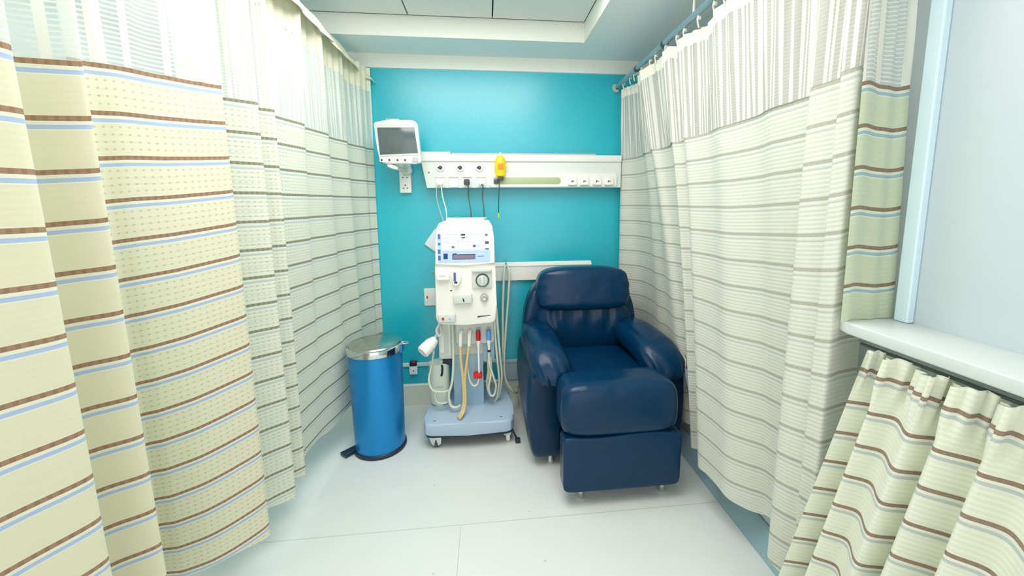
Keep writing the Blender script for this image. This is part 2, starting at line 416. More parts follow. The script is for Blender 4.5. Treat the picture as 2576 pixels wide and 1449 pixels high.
C = [(.938,2.765,.945,2.765),(.930,2.72,.950,2.72),(.975,2.64,1.09,2.62),(.985,2.50,1.115,2.45),(.955,2.40,1.105,2.33),(.965,2.32,1.112,2.20),(.920,2.235,1.095,2.03),(.955,2.19,1.112,1.97),(.965,2.11,1.115,1.92),(.945,2.03,1.10,1.87),(.918,1.965,1.02,1.805),(.945,1.94,1.055,1.775),(.950,1.89,1.04,1.71),(.918,1.835,.968,1.640),
     (.940,1.76,.972,1.57),(.950,1.67,.980,1.50),(.930,1.57,.990,1.44),(.945,1.47,1.035,1.385),(.955,1.37,1.075,1.350),(.938,1.28,1.085,1.325),(.955,1.20,1.085,1.265),(.965,1.13,1.05,1.21),(.920,1.090,.965,1.165),(.932,1.05,.965,1.12),(.945,1.015,.985,1.08),(.921,.992,.970,1.06),(.930,.972,.972,1.03),(.944,.966,.970,1.005),(.960,.975,.995,1.0),(.99,1.0,1.05,1.005),(1.05,1.012,1.10,1.015)]
vC = lambda s: 1.745+.05*min(1, max(0, (s-.55)/.4))
hemC = lambda s: .205+.012*math.sin(s*30)
cC = thing('hospital_curtain', 'long striped curtain lit white grey hanging from the rail behind the navy recliner', 'curtain', (1.0, 1.8, .2))
cl('striped_cloth', curtain_grid(C, vC, hemC, 70, vfun=vC, ease=.8), 'clothC', cC)
rC = lambda u, z: .006*math.sin(u*110+math.sin(u*15)*2)*min(1, max(0, (z-1.78)/.2))
topC = lambda s: 2.185+.022*abs(math.sin(s*31))
cl('netting', curtain_grid(C, lambda s: topC(s)-.055, vC, 16, nu=14, vfun=vC, ripple=rC), 'netC', cC)
cl('header_band', curtain_grid(C, topC, lambda s: topC(s)-.056, 3, nu=14, ripple=rC), 'header', cC)
for k in range(14):
    y = 2.68-.105*k-.02*math.sin(k*2.1)
    bm = tube(bmesh.new(), [(.920, y, 2.190), (.912, y, 2.225), (.920, y, 2.250)], .0035, seg=6)
    box(bm, .912, .928, y-.006, y+.006, 2.222, 2.238, bev=.003, seg=1)
    link('hook', bm, 'header', cC)

D = [(.948,.958,.955,.958),(.962,.955,.972,.957),(.988,.965,.995,.968),(1.012,.974,1.025,.975),(1.04,.972,1.06,.972),(1.068,.980,1.09,.978),(1.09,.978,1.115,.976),(1.106,.980,1.134,.976)]
cD = thing('window_curtain', 'short curtain end lit greenish with brown stripes standing on the sill', 'curtain', (1.05, .96, 1.121))
D2 = [(c[0], c[1], c[2], c[3]) for c in D]
vD = lambda s: 1.748+.004*math.sin(s*7)
cl('striped_cloth', curtain_grid(D2, vD, 1.122, 40, vfun=vD, zref=(1.8, 1.1)), 'clothD', cD)
cl('netting', curtain_grid(D2, 2.33, vD, 12, nu=14, vfun=vD, zref=(1.8, 1.1), ripple=lambda u, z: .004*math.sin(u*170)*min(1, max(0, (z-1.76)/.1))), 'netA', cD)

# gathered curtain under the sill
E_ = []; y = .885; yb = 1.045; i = 0
steps = [.030,.026,.034,.060,.022,.032,.050,.026,.045,.060,.024,.030,.055,.040,.030,.05,.03,.05,.04,.05]
for k, st in enumerate(steps):
    cr = .960 if k % 2 == 0 else .998
    xb = (.912 if k % 4 else .895) if k % 2 == 0 else (.985 if k % 3 else .950)
    E_.append((cr, y, xb+.012*math.sin(k*1.9), yb)); y -= st; yb -= st*1.2
cE = thing('gathered_curtain', 'gathered cream curtain with brown stripes hanging below the window sill', 'curtain', (.98, .6, .15))
rE = lambda u, z: .009*math.sin(u*165+math.sin(u*23)*2)*min(1, max(0, (z-.93)/.07))
vE = lambda s: 1.0195
cl('striped_cloth', curtain_grid(E_, lambda s: 1.066+.006*math.sin(s*60), .15, 80, nu=10, vfun=vE, zref=(1.05, .2), ripple=rE), 'clothE', cE)
bm = tube(bmesh.new(), [(.995, .93, 1.068), (.995, -.9, 1.068)], .004, smooth=False)
tag(link('curtain_wire', bm, 'dgrey'), 'dark curtain wire under the window sill carrying the gathered curtain', 'rail')

# right curtain rail with wall bracket and ceiling hanger
cr = thing('curtain_rail', 'blue grey curtain rail running from the teal wall above right curtain', 'rail', (.905, YW, 2.25))
link('rail_tube', tube(bmesh.new(), [(.905, YW-.008, 2.236), (.918, 1.2, 2.262), (.918, 0.2, 2.27)], .0145, smooth=False, seg=16), 'rod', cr)
bm = lathe([(0, 0), (.026, 0), (.026, .006), (.019, .012), (.019, .03), (0, .03)], (.905, YW, 2.236), (0, -1, 0), seg=20)
box(bm, .893, .917, YW-.030, YW, 2.200, 2.236, bev=.004)
link('wall_bracket', bm, 'grey', cr)
bm = tube(bmesh.new(), [(.913, 1.77, 2.262), (.913, 1.77, 2.399)], .006, smooth=False)
lathe([(0, 0), (.02, 0), (.02, .006), (0, .006)], (.913, 1.77, 2.393), bm=bm, seg=16)
link('ceiling_hanger', bm, 'header', cr)
for yy in (2.06, 2.42):
    bm = lathe([(.0146, -.010), (.0185, -.010), (.0185, .010), (.0146, .010)], (.913 if yy < 2.2 else .909, yy, 2.246 if yy < 2.2 else 2.241), (0, 1, 0), seg=18)
    link('rail_joint', bm, 'dgrey', cr)

# ================================================================== bed head trunking on the teal wall
t = thing('bedhead_panel', 'long white service panel with gas outlets and sockets on the teal wall', 'panel', (.25, YW, 1.55))
YP = YW-.092
link('housing', prism([(-.392, 1.551), (.925, 1.551), (.925, 1.765), (-.426, 1.765), (-.426, 1.74)], YP, YW-.0005, bev=.004), 'panelp', t)
link('top_rail', nb(-.430, .925, YP-.012, YW-.0005, 1.722, 1.768, bev=.008), 'plastic', t)
bm = nb(-.43, -.23, YP-.006, YW-.01, 1.764, 1.785, bev=.006); link('end_cap', bm, 'plastic', t)
bm = nb(-.225, .745, YP+.002, YW-.012, 1.766, 1.779, bev=.002); link('equipment_rail', bm, 'grey', t)
bm = prism(rrect(.015, .890, 1.558, 1.648, .012), YP-.011, YP+.002, bev=.004); link('lower_rail', bm, 'plastic', t)
bm = prism(rrect(.045, .500, 1.575, 1.620, (.006, .02, .02, .006)), YP-.0135, YP-.009, bev=.001); link('channel', bm, 'greenish', t)
k_ = YP/YW
def wx(x): return x*k_          # positions measured on the wall brought forward to the panel face
def wz(z): return 1.45+(z-1.45)*k_
for x in (-.309, -.176, -.047):
    g = link('gas_outlet', lathe([(0, .004), (.012, .004), (.013, .012), (.022, .012), (.026, .006), (.027, 0)], (wx(x), YP, wz(1.690)), (0, -1, 0), seg=28), 'plastic', t)
    bm = lathe([(0, .016), (.009, .016), (.013, .010), (.013, .004)], (wx(x), YP, wz(1.688)), (0, -1, 0), seg=12)
    box(bm, wx(x)-.017, wx(x)-.004, YP-.018, YP-.006, wz(1.690)-.004, wz(1.690)+.006, bev=.002)
    link('port', bm, 'dgrey', g)
for x in (-.312, -.224, -.133, -.035):
    g = link('socket', prism(rrect(wx(x)-.029, wx(x)+.029, wz(1.560), wz(1.632), .004), YP-.010, YP+.001, bev=.003), 'plastic' if x != -.224 else 'cream', t)
    link('socket_hood', nb(wx(x)-.030, wx(x)+.030, YP-.020, YP-.008, wz(1.625), wz(1.637), bev=.003), 'plastic', g)
for x in (.600, .685, .775, .862):
    bm = prism([(YP-.010, wz(1.568)), (YP-.030, wz(1.574)), (YP-.016, wz(1.628)), (YP-.010, wz(1.632))], wx(x)-.030, wx(x)+.030, bev=.003, axis='X')
    g = link('switch_plate', bm, 'cream', t)
    bm = bmesh.new(); box(bm, wx(x)-.008, wx(x)-.002, YP-.0275, YP-.020, wz(1.590), wz(1.604)); box(bm, wx(x)+.002, wx(x)+.009, YP-.0265, YP-.020, wz(1.596), wz(1.602))
    link('switch_mark', bm, 'dgrey', g)
link('screw', lathe([(0, .003), (.004, .003), (.005, 0)], (-.375, YP, 1.652), (0, -1, 0), seg=12), 'dgrey', t)

# plugs with their cables
def plug(x, label, m, cm, endx, second=None):
    o = thing('power_plug', label, 'plug', (wx(x), YP-.02, wz(1.6)), 'plugs in the service panel')
    bm = prism(rrect(wx(x)-.019, wx(x)+.019, wz(1.573), wz(1.612), .008), YP-.040, YP-.0105, bev=.006)
    link('plug_body', bm, m, o)
    bm = bmesh.new()
    tube(bm, [(wx(x), YP-.036, wz(1.578)), (wx(x)+.010, YP-.060, wz(1.560)), (wx(x)*.6+endx*.4, YP-.055, 1.49), (endx, YP-.09, 1.40), (endx, 2.60, 1.300)], .0042, seg=8)
    link('cable', bm, cm, o)
    if second:
        bm = tube(bmesh.new(), [(wx(x)-.008, YP-.036, wz(1.578)), (wx(x)-.022, YP-.050, wz(1.555)), (wx(x)-.022, YP-.035, 1.47), (second, YP-.05, 1.38), (second+.035, 2.60, 1.300)], .003, seg=8)
        link('cable', bm, 'grey', o)
plug(-.312, 'white plug with pale cables in the leftmost panel socket', 'plastic', 'tube', -.262, -.30)
plug(-.133, 'black plug with black cable in the third panel socket', 'dgrey', 'dgrey', -.105)
plug(-.035, 'white plug with dark cable in the panel socket nearest the yellow bottle', 'plastic', 'dgrey', -.020)

# yellow handheld unit hanging on the panel
o = thing('yellow_bottle', 'yellow bottle with orange label hanging on the white service panel', 'bottle', (.095, YP-.04, 1.62))
prof = [(.0, .0), (.020, .0), (.030, .006), (.034, .02), (.035, .09), (.031, .113), (.020, .130), (.012, .137), (0, .138)]
bm = lathe(prof, (0, 0, 0), seg=32)
for v in bm.verts: v.co = Vector((v.co.x*1.0+.0925, v.co.y*.6+YP-.042, v.co.z+1.622))
link('bottle_body', bm, 'yellow', o)
link('cap', lathe([(.010, 0), (.011, .012), (.007, .022), (0, .024)], (.0925, YP-.042, 1.755), seg=20), 'plastic', o)
link('label_patch', nb(.076, .111, YP-.0655, YP-.060, 1.668, 1.706, bev=.002), 'orange', o)
bm = tube(bmesh.new(), [(.088, YP-.042, 1.626), (.084, YP-.040, 1.58), (.080, YP-.036, 1.50), (.076, YP-.035, 1.385)], .0028, seg=8)
link('cord', bm, 'dgrey', o)
link('cord_tip', lathe([(0, 0), (.005, 0), (.005, .03), (0, .032)], (.076, YP-.035, 1.354), seg=12), 'yellow', o)
bm = nb(.050, .078, YP-.028, YP-.0137, 1.578, 1.606, bev=.002); box(bm, .078, .112, YP-.050, YP-.0137, 1.600, 1.621, bev=.003)
tag(link('bottle_bracket', bm, 'dgrey'), 'small dark bracket on the service panel below the yellow bottle', 'bracket')

# ================================================================== bedside monitor
mo = thing('bedside_monitor', 'white bedside monitor with dark screen and control buttons beside left curtain', 'monitor', (-.54, YW, 1.69))
YM = 2.56
out = [(-.672, 1.925), (-.662, 1.86), (-.655, 1.78), (-.650, 1.735), (-.642, 1.712), (-.628, 1.698), (-.605, 1.693), (-.43, 1.694), (-.408, 1.697), (-.399, 1.708), (-.401, 1.75), (-.406, 1.83), (-.410, 1.915), (-.415, 1.937), (-.428, 1.949), (-.452, 1.954), (-.55, 1.953), (-.62, 1.946), (-.662, 1.939)]
link('housing', prism(out, YM, YM+.045, bev=.010, seg=4), 'plastic', mo)
ins = [(-.660, 1.926), (-.640, 1.735), (-.413, 1.742), (-.422, 1.928), (-.55, 1.934)]
link('bezel', prism(ins, YM-.004, YM+.010, bev=.003), 'lgrey', mo)
link('screen', prism([(-.648, 1.905), (-.640, 1.746), (-.414, 1.757), (-.430, 1.909)], YM-.006, YM-.002, bev=.001), 'screen', mo)
for x in (-.631, -.585, -.537, -.492):
    b_ = link('button', nb(x-.014, x+.014, YM-.004, YM+.004, 1.703, 1.728, bev=.003), 'plastic', mo)
    bm = prism([(x-.007, 1.709), (x+.004, 1.708), (x+.006, 1.716), (x-.002, 1.722), (x-.006, 1.721)], YM-.0055, YM-.0035, bev=0)
    link('button_symbol', bm, 'dgrey', b_)
link('card_slot', prism([(-.452, 1.704), (-.417, 1.703), (-.413, 1.733), (-.446, 1.733)], YM-.006, YM+.004, bev=.002), 'grey', mo)
link('handle', nb(-.600, -.520, YM+.008, YM+.030, 1.953, 1.961, bev=.003), 'grey', mo)
bm = tube(bmesh.new(), [(-.56, YM+.04, 1.72), (-.555, YM+.07, 1.675), (-.535, YM+.12, 1.665), (-.522, YW-.04, 1.672)], .013, seg=12)
link('swivel_arm', bm, 'lgrey', mo)
link('arm_knuckle', puff((-.575, YM+.02, 1.675), (.034, .018, .012), 2.6, N_=8, rot=(.35, 'Y')), 'plastic', mo)
bm = lathe([(0, .0), (.032, 0), (.032, .03), (.024, .036), (0, .036)], (-.520, YW-.040, 1.668), (0, -1, 0), seg=28)
link('arm_mount', bm, 'lgrey', mo)
o = thing('wall_socket', 'tall white wall socket strip on teal wall under the bedside monitor', 'socket', (-.538, YW, 1.52))
link('socket_box', nb(-.577, -.502, YW-.038, YW-.0005, 1.522, 1.715, bev=.004), 'plastic', o)
for z in (1.63, 1.56):
    bm = bmesh.new()
    box(bm, -.545, -.536, YW-.0392, YW-.036, z-.004+.012, z+.016); box(bm, -.557, -.549, YW-.0392, YW-.036, z-.010, z-.004); box(bm, -.531, -.523, YW-.0392, YW-.036, z-.010, z-.004)
    link('socket_holes', bm, 'dgrey', o)
# small wall sockets low down
o = thing('wall_socket', 'small white socket plate on teal wall just left of dialysis machine', 'socket', (-.43, YW, .73))
link('plate', nb(-.452, -.372, YW-.012, YW-.0005, .735, .86, bev=.003), 'plastic', o)
link('rocker_switch', nb(-.436, -.426, YW-.016, YW-.011, .79, .806, bev=.001), 'red', o)
o = thing('wall_socket', 'small white socket with red indicator near floor beside blue bin', 'socket', (-.546, YW, .24))
link('plate', nb(-.575, -.519, YW-.026, YW-.0005, .238, .300, bev=.004), 'plastic', o)
link('indicator_cover', nb(-.572, -.522, YW-.030, YW-.0005, .300, .334, bev=.006), 'binbase', o)
link('indicator', nb(-.551, -.536, YW-.034, YW-.028, .322, .340, bev=.003), 'red', o)
link('socket_hole', nb(-.551, -.543, YW-.0272, YW-.025, .262, .270), 'dgrey', o)
# bumper rail
bm = prism([(YW-.0005, .905), (YW-.030, .905), (YW-.030, 1.000), (YW-.034, 1.006), (YW-.034, 1.012), (YW-.0005, 1.032)], -.25, .742, bev=0, axis='X')
tag(link('wall_bumper_rail', bm, 'cream', None, True, .4), 'cream bumper rail on teal wall behind dialysis machine and recliner', 'rail')
# sheet behind the machine
bm = prism([(-.362, 1.275), (-.435, 1.172), (-.365, 1.118), (-.31, 1.15), (-.30, 1.27)], YW-.016, YW-.0005, bev=.002)
tag(link('paper_folder', bm, 'paper'), 'white paper folder hanging on wall behind the dialysis machine', 'paper')

# ================================================================== pedal bin
bx, by = -.668, 2.318
o = thing('pedal_bin', 'tall blue metal pedal bin with a steel lid beside the left curtain', 'bin', (bx, by, 0))
link('bin_body', lathe([(0, .012), (.142, .012), (.142, .03), (.146, .30), (.151, .60), (.144, .604)], (bx, by, 0), seg=72), 'binblue', o)
link('base_ring', lathe([(0, 0), (.149, 0), (.151, .004), (.150, .018), (.143, .026), (.141, .026)], (bx, by, 0), seg=72), 'binbase', o)
link('rim', lathe([(.150, .600), (.155, .603), (.157, .634), (.155, .641), (.147, .644), (.140, .640)], (bx, by, 0), seg=72), 'chrome', o)
link('lid', lathe([(.146, .630), (.146, .645), (.141, .651), (.128, .652), (.118, .656), (.06, .665), (0, .668)], (bx, by, 0), seg=72), 'steel', o)
bm = tube(bmesh.new(), [(bx+.145, by-.02, .640), (bx+.170, by-.022, .642), (bx+.190, by-.01, .640), (bx+.188, by+.012, .638), (bx+.168, by+.02, .637), (bx+.145, by+.02, .636)], .005, seg=8)
link('handle', bm, 'chrome', o)
link('hinge', nb(bx+.132, bx+.160, by-.035, by+.035, .590, .632, bev=.005), 'binblue', o)
bm = prism([(bx-.205, by-.085), (bx-.165, by-.115), (bx-.10, by-.04), (bx-.13, by-.01)], .006, .030, bev=.006, axis='Z')
link('pedal', bm, 'binbase', o)
# ================================================================== dialysis machine
dm = thing('dialysis_machine', 'white dialysis machine on a pale blue wheeled base against the teal wall', 'machine', (-.135, 2.48, 0))
YF = 2.30
bo = [(-.402, 2.30), (-.400, 2.265), (-.385, 2.235), (-.355, 2.222), (-.14, 2.217), (.085, 2.218), (.115, 2.228), (.133, 2.255), (.137, 2.30), (.137, 2.42), (.120, 2.62), (.098, 2.68), (-.33, 2.68), (-.352, 2.62), (-.395, 2.42)]
link('base', prism(bo, .088, .166, bev=.016, seg=4, axis='Z'), 'bluegrey', dm)
bo2 = [(x*.985-.002, 2.222+(y-2.217)*.985) for x, y in bo]
link('base_trim', prism(bo2, .080, .089, bev=0, axis='Z'), 'binbase', dm)
link('base_mark', nb(.050, .066, 2.262, 2.268, .1655, .1672), 'ink', dm)
link('base_mark', nb(-.345, -.328, 2.262, 2.267, .1655, .1672), 'ink', dm)
for (x, y, r_) in ((-.335, 2.275, 1), (.095, 2.285, 0), (-.30, 2.62, 0), (.07, 2.62, 0)):
    bm = bmesh.new()
    if r_:
        prism([(x-.038, .082), (x-.022, .030), (x-.004, .016), (x-.002, .060), (x+.010, .060), (x+.014, .016), (x+.034, .030), (x+.038, .082)], y-.032, y+.022, bev=.003, bm=bm)
    else:
        prism([(y-.03, .082), (y-.035, .055), (y-.012, .040), (y+.03, .055), (y+.03, .082)], x-.022, x+.022, bev=.003, bm=bm, axis='X')
    c = link('caster', bm, 'chrome' if r_ else 'lgrey', dm)
    ax = (0, 1, 0) if r_ else (1, 0, 0)
    bm = lathe([(0, -.013), (.026, -.013), (.032, -.009), (.032, .009), (.026, .013), (0, .013)], (x+.004, y, .032), (1, 0, 0), seg=28)
    link('wheel', bm, 'cream' if not r_ else 'dgrey', c)
bm = tube(bmesh.new(), [(.120, 2.262, .100), (.128, 2.258, .075), (.148, 2.25, .035), (.158, 2.25, .022)], .006, seg=8)
box(bm, .142, .172, 2.238, 2.268, .004, .026, bev=.004)
link('brake_pedal', bm, 'binbase', dm)
# column and rear cabinet
link('column', prism(rrect(-.232, -.045, .150, .500, .006), 2.43, 2.56, bev=.006), 'column', dm)
link('column_top', prism(rrect(-.150, -.045, .49, .600, .006), 2.45, 2.56, bev=.004), 'column', dm)
link('rear_cabinet', prism(rrect(-.318, .028, .480, .760, .010), 2.44, 2.60, bev=.006), 'lgrey', dm)
bm = bmesh.new(); box(bm, -.312, -.285, 2.436, 2.442, .52, .73, bev=.002); box(bm, -.255, -.245, 2.436, 2.442, .50, .73)
link('cabinet_door', bm, 'cream', dm)
link('cabinet_recess', nb(-.30, -.18, 2.46, 2.54, .43, .482, bev=.003), 'binbase', dm)
link('connector_panel', prism(rrect(-.205, .024, .585, .752, .008), 2.405, 2.45, bev=.005), 'lgrey', dm)
link('connector_shelf', prism(rrect(-.044, .026, .455, .588, .006), 2.428, 2.52, bev=.005), 'column', dm)
# head
body = [(-.312, .790), (-.307, .765), (-.290, .748), (-.265, .741), (-.14, .738), (0.0, .738), (.022, .742), (.036, .754), (.043, .775), (.045, .85), (.041, 1.05), (.036, 1.26), (.030, 1.315), (.012, 1.342), (-.018, 1.352), (-.14, 1.354), (-.245, 1.350), (-.275, 1.338), (-.292, 1.308), (-.297, 1.25), (-.305, 1.05)]
link('cabinet', prism(body, YF, 2.56, bev=.014, seg=4), 'cream', dm)
link('top_tray', prism([(-.235, 2.33), (-.02, 2.33), (.0, 2.50), (-.255, 2.50)], 1.350, 1.364, bev=.006, axis='Z'), 'side', dm)
bez = [(-.303, 1.100), (-.14, 1.096), (.040, 1.100), (.036, 1.26), (.028, 1.312), (.010, 1.334), (-.14, 1.342), (-.245, 1.336), (-.276, 1.322), (-.289, 1.29), (-.296, 1.22)]
bz = link('screen_surround', prism(bez, YF-.014, YF+.004, bev=.008, seg=3), 'plastic', dm)
# display, its windows and icons as faces of one mesh
ys = YF-.0145
def sx(px): return -.291+(px-428)/(1000-428)*(.305)      # crop column to metres
def sz(py): return 1.288-(py-275)/(600-275)*(.176)
bm = prism([(sx(440), sz(275)), (sx(990), sz(275)), (sx(1000), sz(598)), (sx(428), sz(600))], ys-.001, ys+.004, bev=0)
def q(x0, x1, y0, y1, mi, k=1):
    box(bm, sx(x0), sx(x1), ys-.001-.0004*k, ys, sz(y1), sz(y0), mi=mi)
q(440, 482, 285, 598, 1); q(486, 998, 470, 598, 1); q(500, 640, 500, 560, 3); q(545, 600, 480, 590, 1, 2)
q(592, 838, 508, 566, 2, 2); q(602, 828, 518, 557, 4, 3)
for x0, x1, y0, y1, mi in ((690, 735, 292, 312, 5), (695, 735, 328, 340, 5), (590, 618, 422, 442, 3), (815, 845, 410, 436, 3), (862, 888, 414, 426, 1), (945, 985, 376, 402, 5), (945, 985, 450, 464, 2), (450, 472, 295, 345, 3), (447, 472, 385, 410, 3), (443, 470, 455, 500, 3), (443, 470, 520, 570, 3),
    (500, 930, 456, 461, 6), (652, 658, 300, 440, 6), (776, 780, 300, 450, 6), (652, 780, 368, 372, 6), (535, 655, 296, 301, 6), (780, 900, 296, 301, 6), (860, 940, 505, 511, 0), (860, 930, 530, 536, 3), (945, 975, 296, 318, 4), (500, 600, 330, 333, 6), (500, 620, 380, 383, 6)):
    q(x0, x1, y0, y1, mi, 3)
link('display', bm, ['lcd', 'lcdblue', 'ink', 'lcdmid', 'lcdmauve', 'dgrey', 'lgrey'], bz, False)
bm = bmesh.new(); box(bm, -.283, -.245, YF-.0152, YF-.0138, 1.302, 1.305); link('surround_lettering', bm, 'lgrey', bz)
# controls on the front
f = link('level_clip', nb(-.297, -.222, YF-.030, YF+.002, 1.012, 1.058, bev=.007), 'plastic', dm)
bm = nb(-.280, -.244, YF-.0312, YF-.029, 1.038, 1.043); link('clip_mark', bm, 'grey', f)
f = link('drip_sensor', prism([(-.205, .985), (-.185, .974), (-.168, .985), (-.156, 1.01), (-.158, 1.038), (-.172, 1.060), (-.188, 1.073), (-.202, 1.062), (-.210, 1.03)], YF-.028, YF+.002, bev=.008), 'plastic', dm)
link('sensor_window', nb(-.199, -.185, YF-.031, YF-.026, 1.008, 1.058, bev=.001), 'lcdmid', f)
link('sensor_gap', nb(-.196, -.178, YF-.031, YF-.026, .995, 1.005, bev=.001), 'black', f)
f = link('pump_housing', nb(-.096, .020, YF-.012, YF+.002, .955, 1.072, bev=.006), 'lgrey', dm)
link('pump_cover', prism([(-.094, 1.058), (.018, 1.058), (.014, 1.074), (-.05, 1.080), (-.090, 1.074)], YF-.030, YF, bev=.004), 'lgrey', f)
kx, kz = -.035, 1.006
link('knob', lathe([(0, .034), (.026, .034), (.031, .029), (.033, .004)], (kx, YF-.010, kz), (0, -1, 0), seg=40), 'grey', f)
link('knob_ring', lathe([(.034, .006), (.039, .006), (.040, .0), (.034, 0)], (kx, YF-.012, kz), (0, -1, 0), seg=40), 'dgrey', f)
bm = nb(kx-.006, kx+.006, YF-.048, YF-.043, kz-.024, kz+.030, bev=.002); link('knob_grip', bm, 'lgrey', f)
f = link('bubble_detector', nb(-.205, -.097, YF-.030, YF+.002, .872, .930, bev=.007), 'lgrey', dm)
link('detector_slot', prism([(-.152, .908), (-.144, .904), (-.140, .886), (-.148, .886)], YF-.0315, YF-.029, bev=0), 'black', f)
bm = nb(-.224, -.211, YF-.0015, YF+.001, .944, .950); link('button_mark', bm, 'dgrey', dm)
f = link('pressure_port', lathe([(0, .030), (.015, .030), (.018, .026), (.018, .010), (.024, .008), (.025, 0)], (-.027, YF, .900), (0, -1, 0), seg=30), 'grey', dm)
link('port_cap', lathe([(0, .036), (.010, .036), (.013, .031)], (-.027, YF, .900), (0, -1, 0), seg=20), 'steel', f)
f = link('power_panel', nb(-.297, -.196, YF-.016, YF+.002, .758, .812, bev=.008), 'lgrey', dm)
link('power_button', lathe([(0, .005), (.007, .005), (.008, 0)], (-.268, YF-.016, .784), (0, -1, 0), seg=20), 'red', f)
link('status_mark', nb(-.236, -.224, YF-.0172, YF-.015, .781, .785), 'sky', f)
bm = prism([(-.072, .783), (-.066, .790), (.008, .793), (.008, .790), (-.05, .784), (-.062, .780)], YF-.0012, YF+.001, bev=0)
link('maker_lettering', bm, 'dgrey', dm)
link('side_knob', lathe([(0, .028), (.009, .026), (.011, .018), (.006, .010), (.006, 0)], (-.303, YF+.05, 1.050), (-1, 0, 0), seg=18), 'steel', dm)
# side holder with the tilted white cartridge clamp
f = link('side_arm', tube(bmesh.new(), [(-.300, 2.44, .70), (-.315, 2.40, .66), (-.345, 2.36, .625)], .010, seg=10), 'lgrey', dm)
ca = Vector((-.62, -.60, -.50)).normalized()
bm = lathe([(0, -.035), (.024, -.035), (.030, -.02), (.036, .0), (.038, .006), (.038, .020), (.036, .024), (.040, .028), (.040, .066), (.034, .074), (.016, .074), (.014, .066), (0, .066)], (-.350, 2.335, .620), ca, seg=36)
link('cartridge', bm, 'plastic', f)
bm = lathe([(0, .0), (.009, 0), (.009, .003), (0, .003)], Vector((-.350, 2.335, .620))+ca*.066, ca, seg=16)
link('cartridge_opening', bm, 'grey', f)
bm = tube(bmesh.new(), [(-.298, 2.42, .72), (-.320, 2.38, .69), (-.308, 2.37, .655), (-.292, 2.38, .668), (-.300, 2.41, .70)], .007, seg=8)
link('clip_ring', bm, 'lgrey', dm)
# couplings
def elbow(x, z0, z1, m):
    bm = tube(bmesh.new(), [(x+.004, 2.41, z0), (x+.003, 2.385, z0+.004), (x, 2.367, z0-.016), (x-.003, 2.364, z1)], lambda t: .015-.004*t, seg=14)
    return link('coupling', bm, m, dm)
elbow(-.176, .664, .585, 'plastic'); elbow(-.123, .664, .585, 'plastic')
for x, m in ((-.070, 'red'), (-.006, 'sky')):
    bm = lathe([(0, 0), (.012, .002), (.0145, .008), (.0145, .052), (.012, .062), (0, .064)], (x, 2.375, .612), seg=24)
    c = link('coupling', bm, m, dm)
    bm = lathe([(0, -.062), (.007, -.062), (.009, -.035), (.013, -.008), (.013, .002), (0, .002)], (x, 2.375, .612), seg=20)
    link('coupling_neck', bm, 'plastic', c)
    link('socket_ring', lathe([(.010, 0), (.018, 0), (.018, .008), (.010, .008)], (x, 2.405, .672), (0, -1, 0), seg=20), 'bluegrey', c)
link('hose_band', lathe([(.0085, 0), (.0105, .001), (.0105, .012), (.0085, .013)], (-.006, 2.375, .538), seg=18), 'black', dm)
f = link('drain_cap', prism([(-.104, .372), (-.052, .372), (-.050, .402), (-.062, .414), (-.070, .406), (-.082, .406), (-.094, .416), (-.106, .404)], 2.36, 2.385, bev=.004), 'red', dm)
def hose(pts, r, m, par=dm): return link('hose', tube(bmesh.new(), pts, r, seg=12), m, par)
hose([(-.179, 2.364, .59), (-.178, 2.352, .50), (-.168, 2.345, .38), (-.165, 2.33, .26), (-.176, 2.30, .20), (-.198, 2.265, .176)], .0095, 'amber')
hose([(-.126, 2.364, .59), (-.140, 2.350, .50), (-.156, 2.342, .38), (-.155, 2.325, .26), (-.166, 2.29, .20), (-.190, 2.250, .176)], .0090, 'amber')
hose([(-.071, 2.375, .555), (-.070, 2.372, .47), (-.070, 2.372, .40)], .0065, 'plastic')
hose([(-.070, 2.372, .376), (-.082, 2.370, .335), (-.106, 2.368, .325), (-.128, 2.37, .36), (-.140, 2.38, .43), (-.142, 2.40, .49)], .0065, 'tube')
hose([(-.006, 2.375, .55), (-.004, 2.372, .46), (.020, 2.372, .37), (.034, 2.38, .31), (.022, 2.39, .25), (.000, 2.39, .245), (-.012, 2.385, .30), (.004, 2.38, .40), (.002, 2.39, .50)], .0070, 'tube')
hose([(.010, 2.43, .48), (-.016, 2.42, .38), (-.022, 2.42, .29), (-.004, 2.41, .235), (.020, 2.42, .225)], .0065, 'tube')
hose([(-.228, 2.42, .72), (-.226, 2.40, .60), (-.226, 2.38, .48), (-.236, 2.37, .36), (-.258, 2.36, .28), (-.248, 2.35, .215), (-.215, 2.345, .200), (-.190, 2.36, .205)], .0080, 'tube')
hose([(-.345, 2.41, .55), (-.360, 2.39, .46), (-.375, 2.36, .38), (-.352, 2.34, .325), (-.300, 2.35, .305), (-.262, 2.37, .300)], .0070, 'tube')
hose([(-.330, 2.40, .30), (-.345, 2.38, .27), (-.330, 2.36, .235), (-.290, 2.37, .220), (-.25, 2.39, .225)], .0065, 'tube')
hose([(.044, 2.42, .80), (.052, 2.42, .66), (.062, 2.43, .50), (.072, 2.45, .34), (.052, 2.47, .20), (.030, 2.49, .168)], .0085, 'tube')
hose([(.030, 2.42, .745), (.036, 2.41, .60), (.046, 2.41, .46), (.054, 2.43, .32), (.040, 2.45, .20), (.025, 2.46, .168)], .0075, 'tube')
link('clip', nb(-.020, .010, 2.40, 2.43, .34, .48, bev=.006), 'amber', dm)
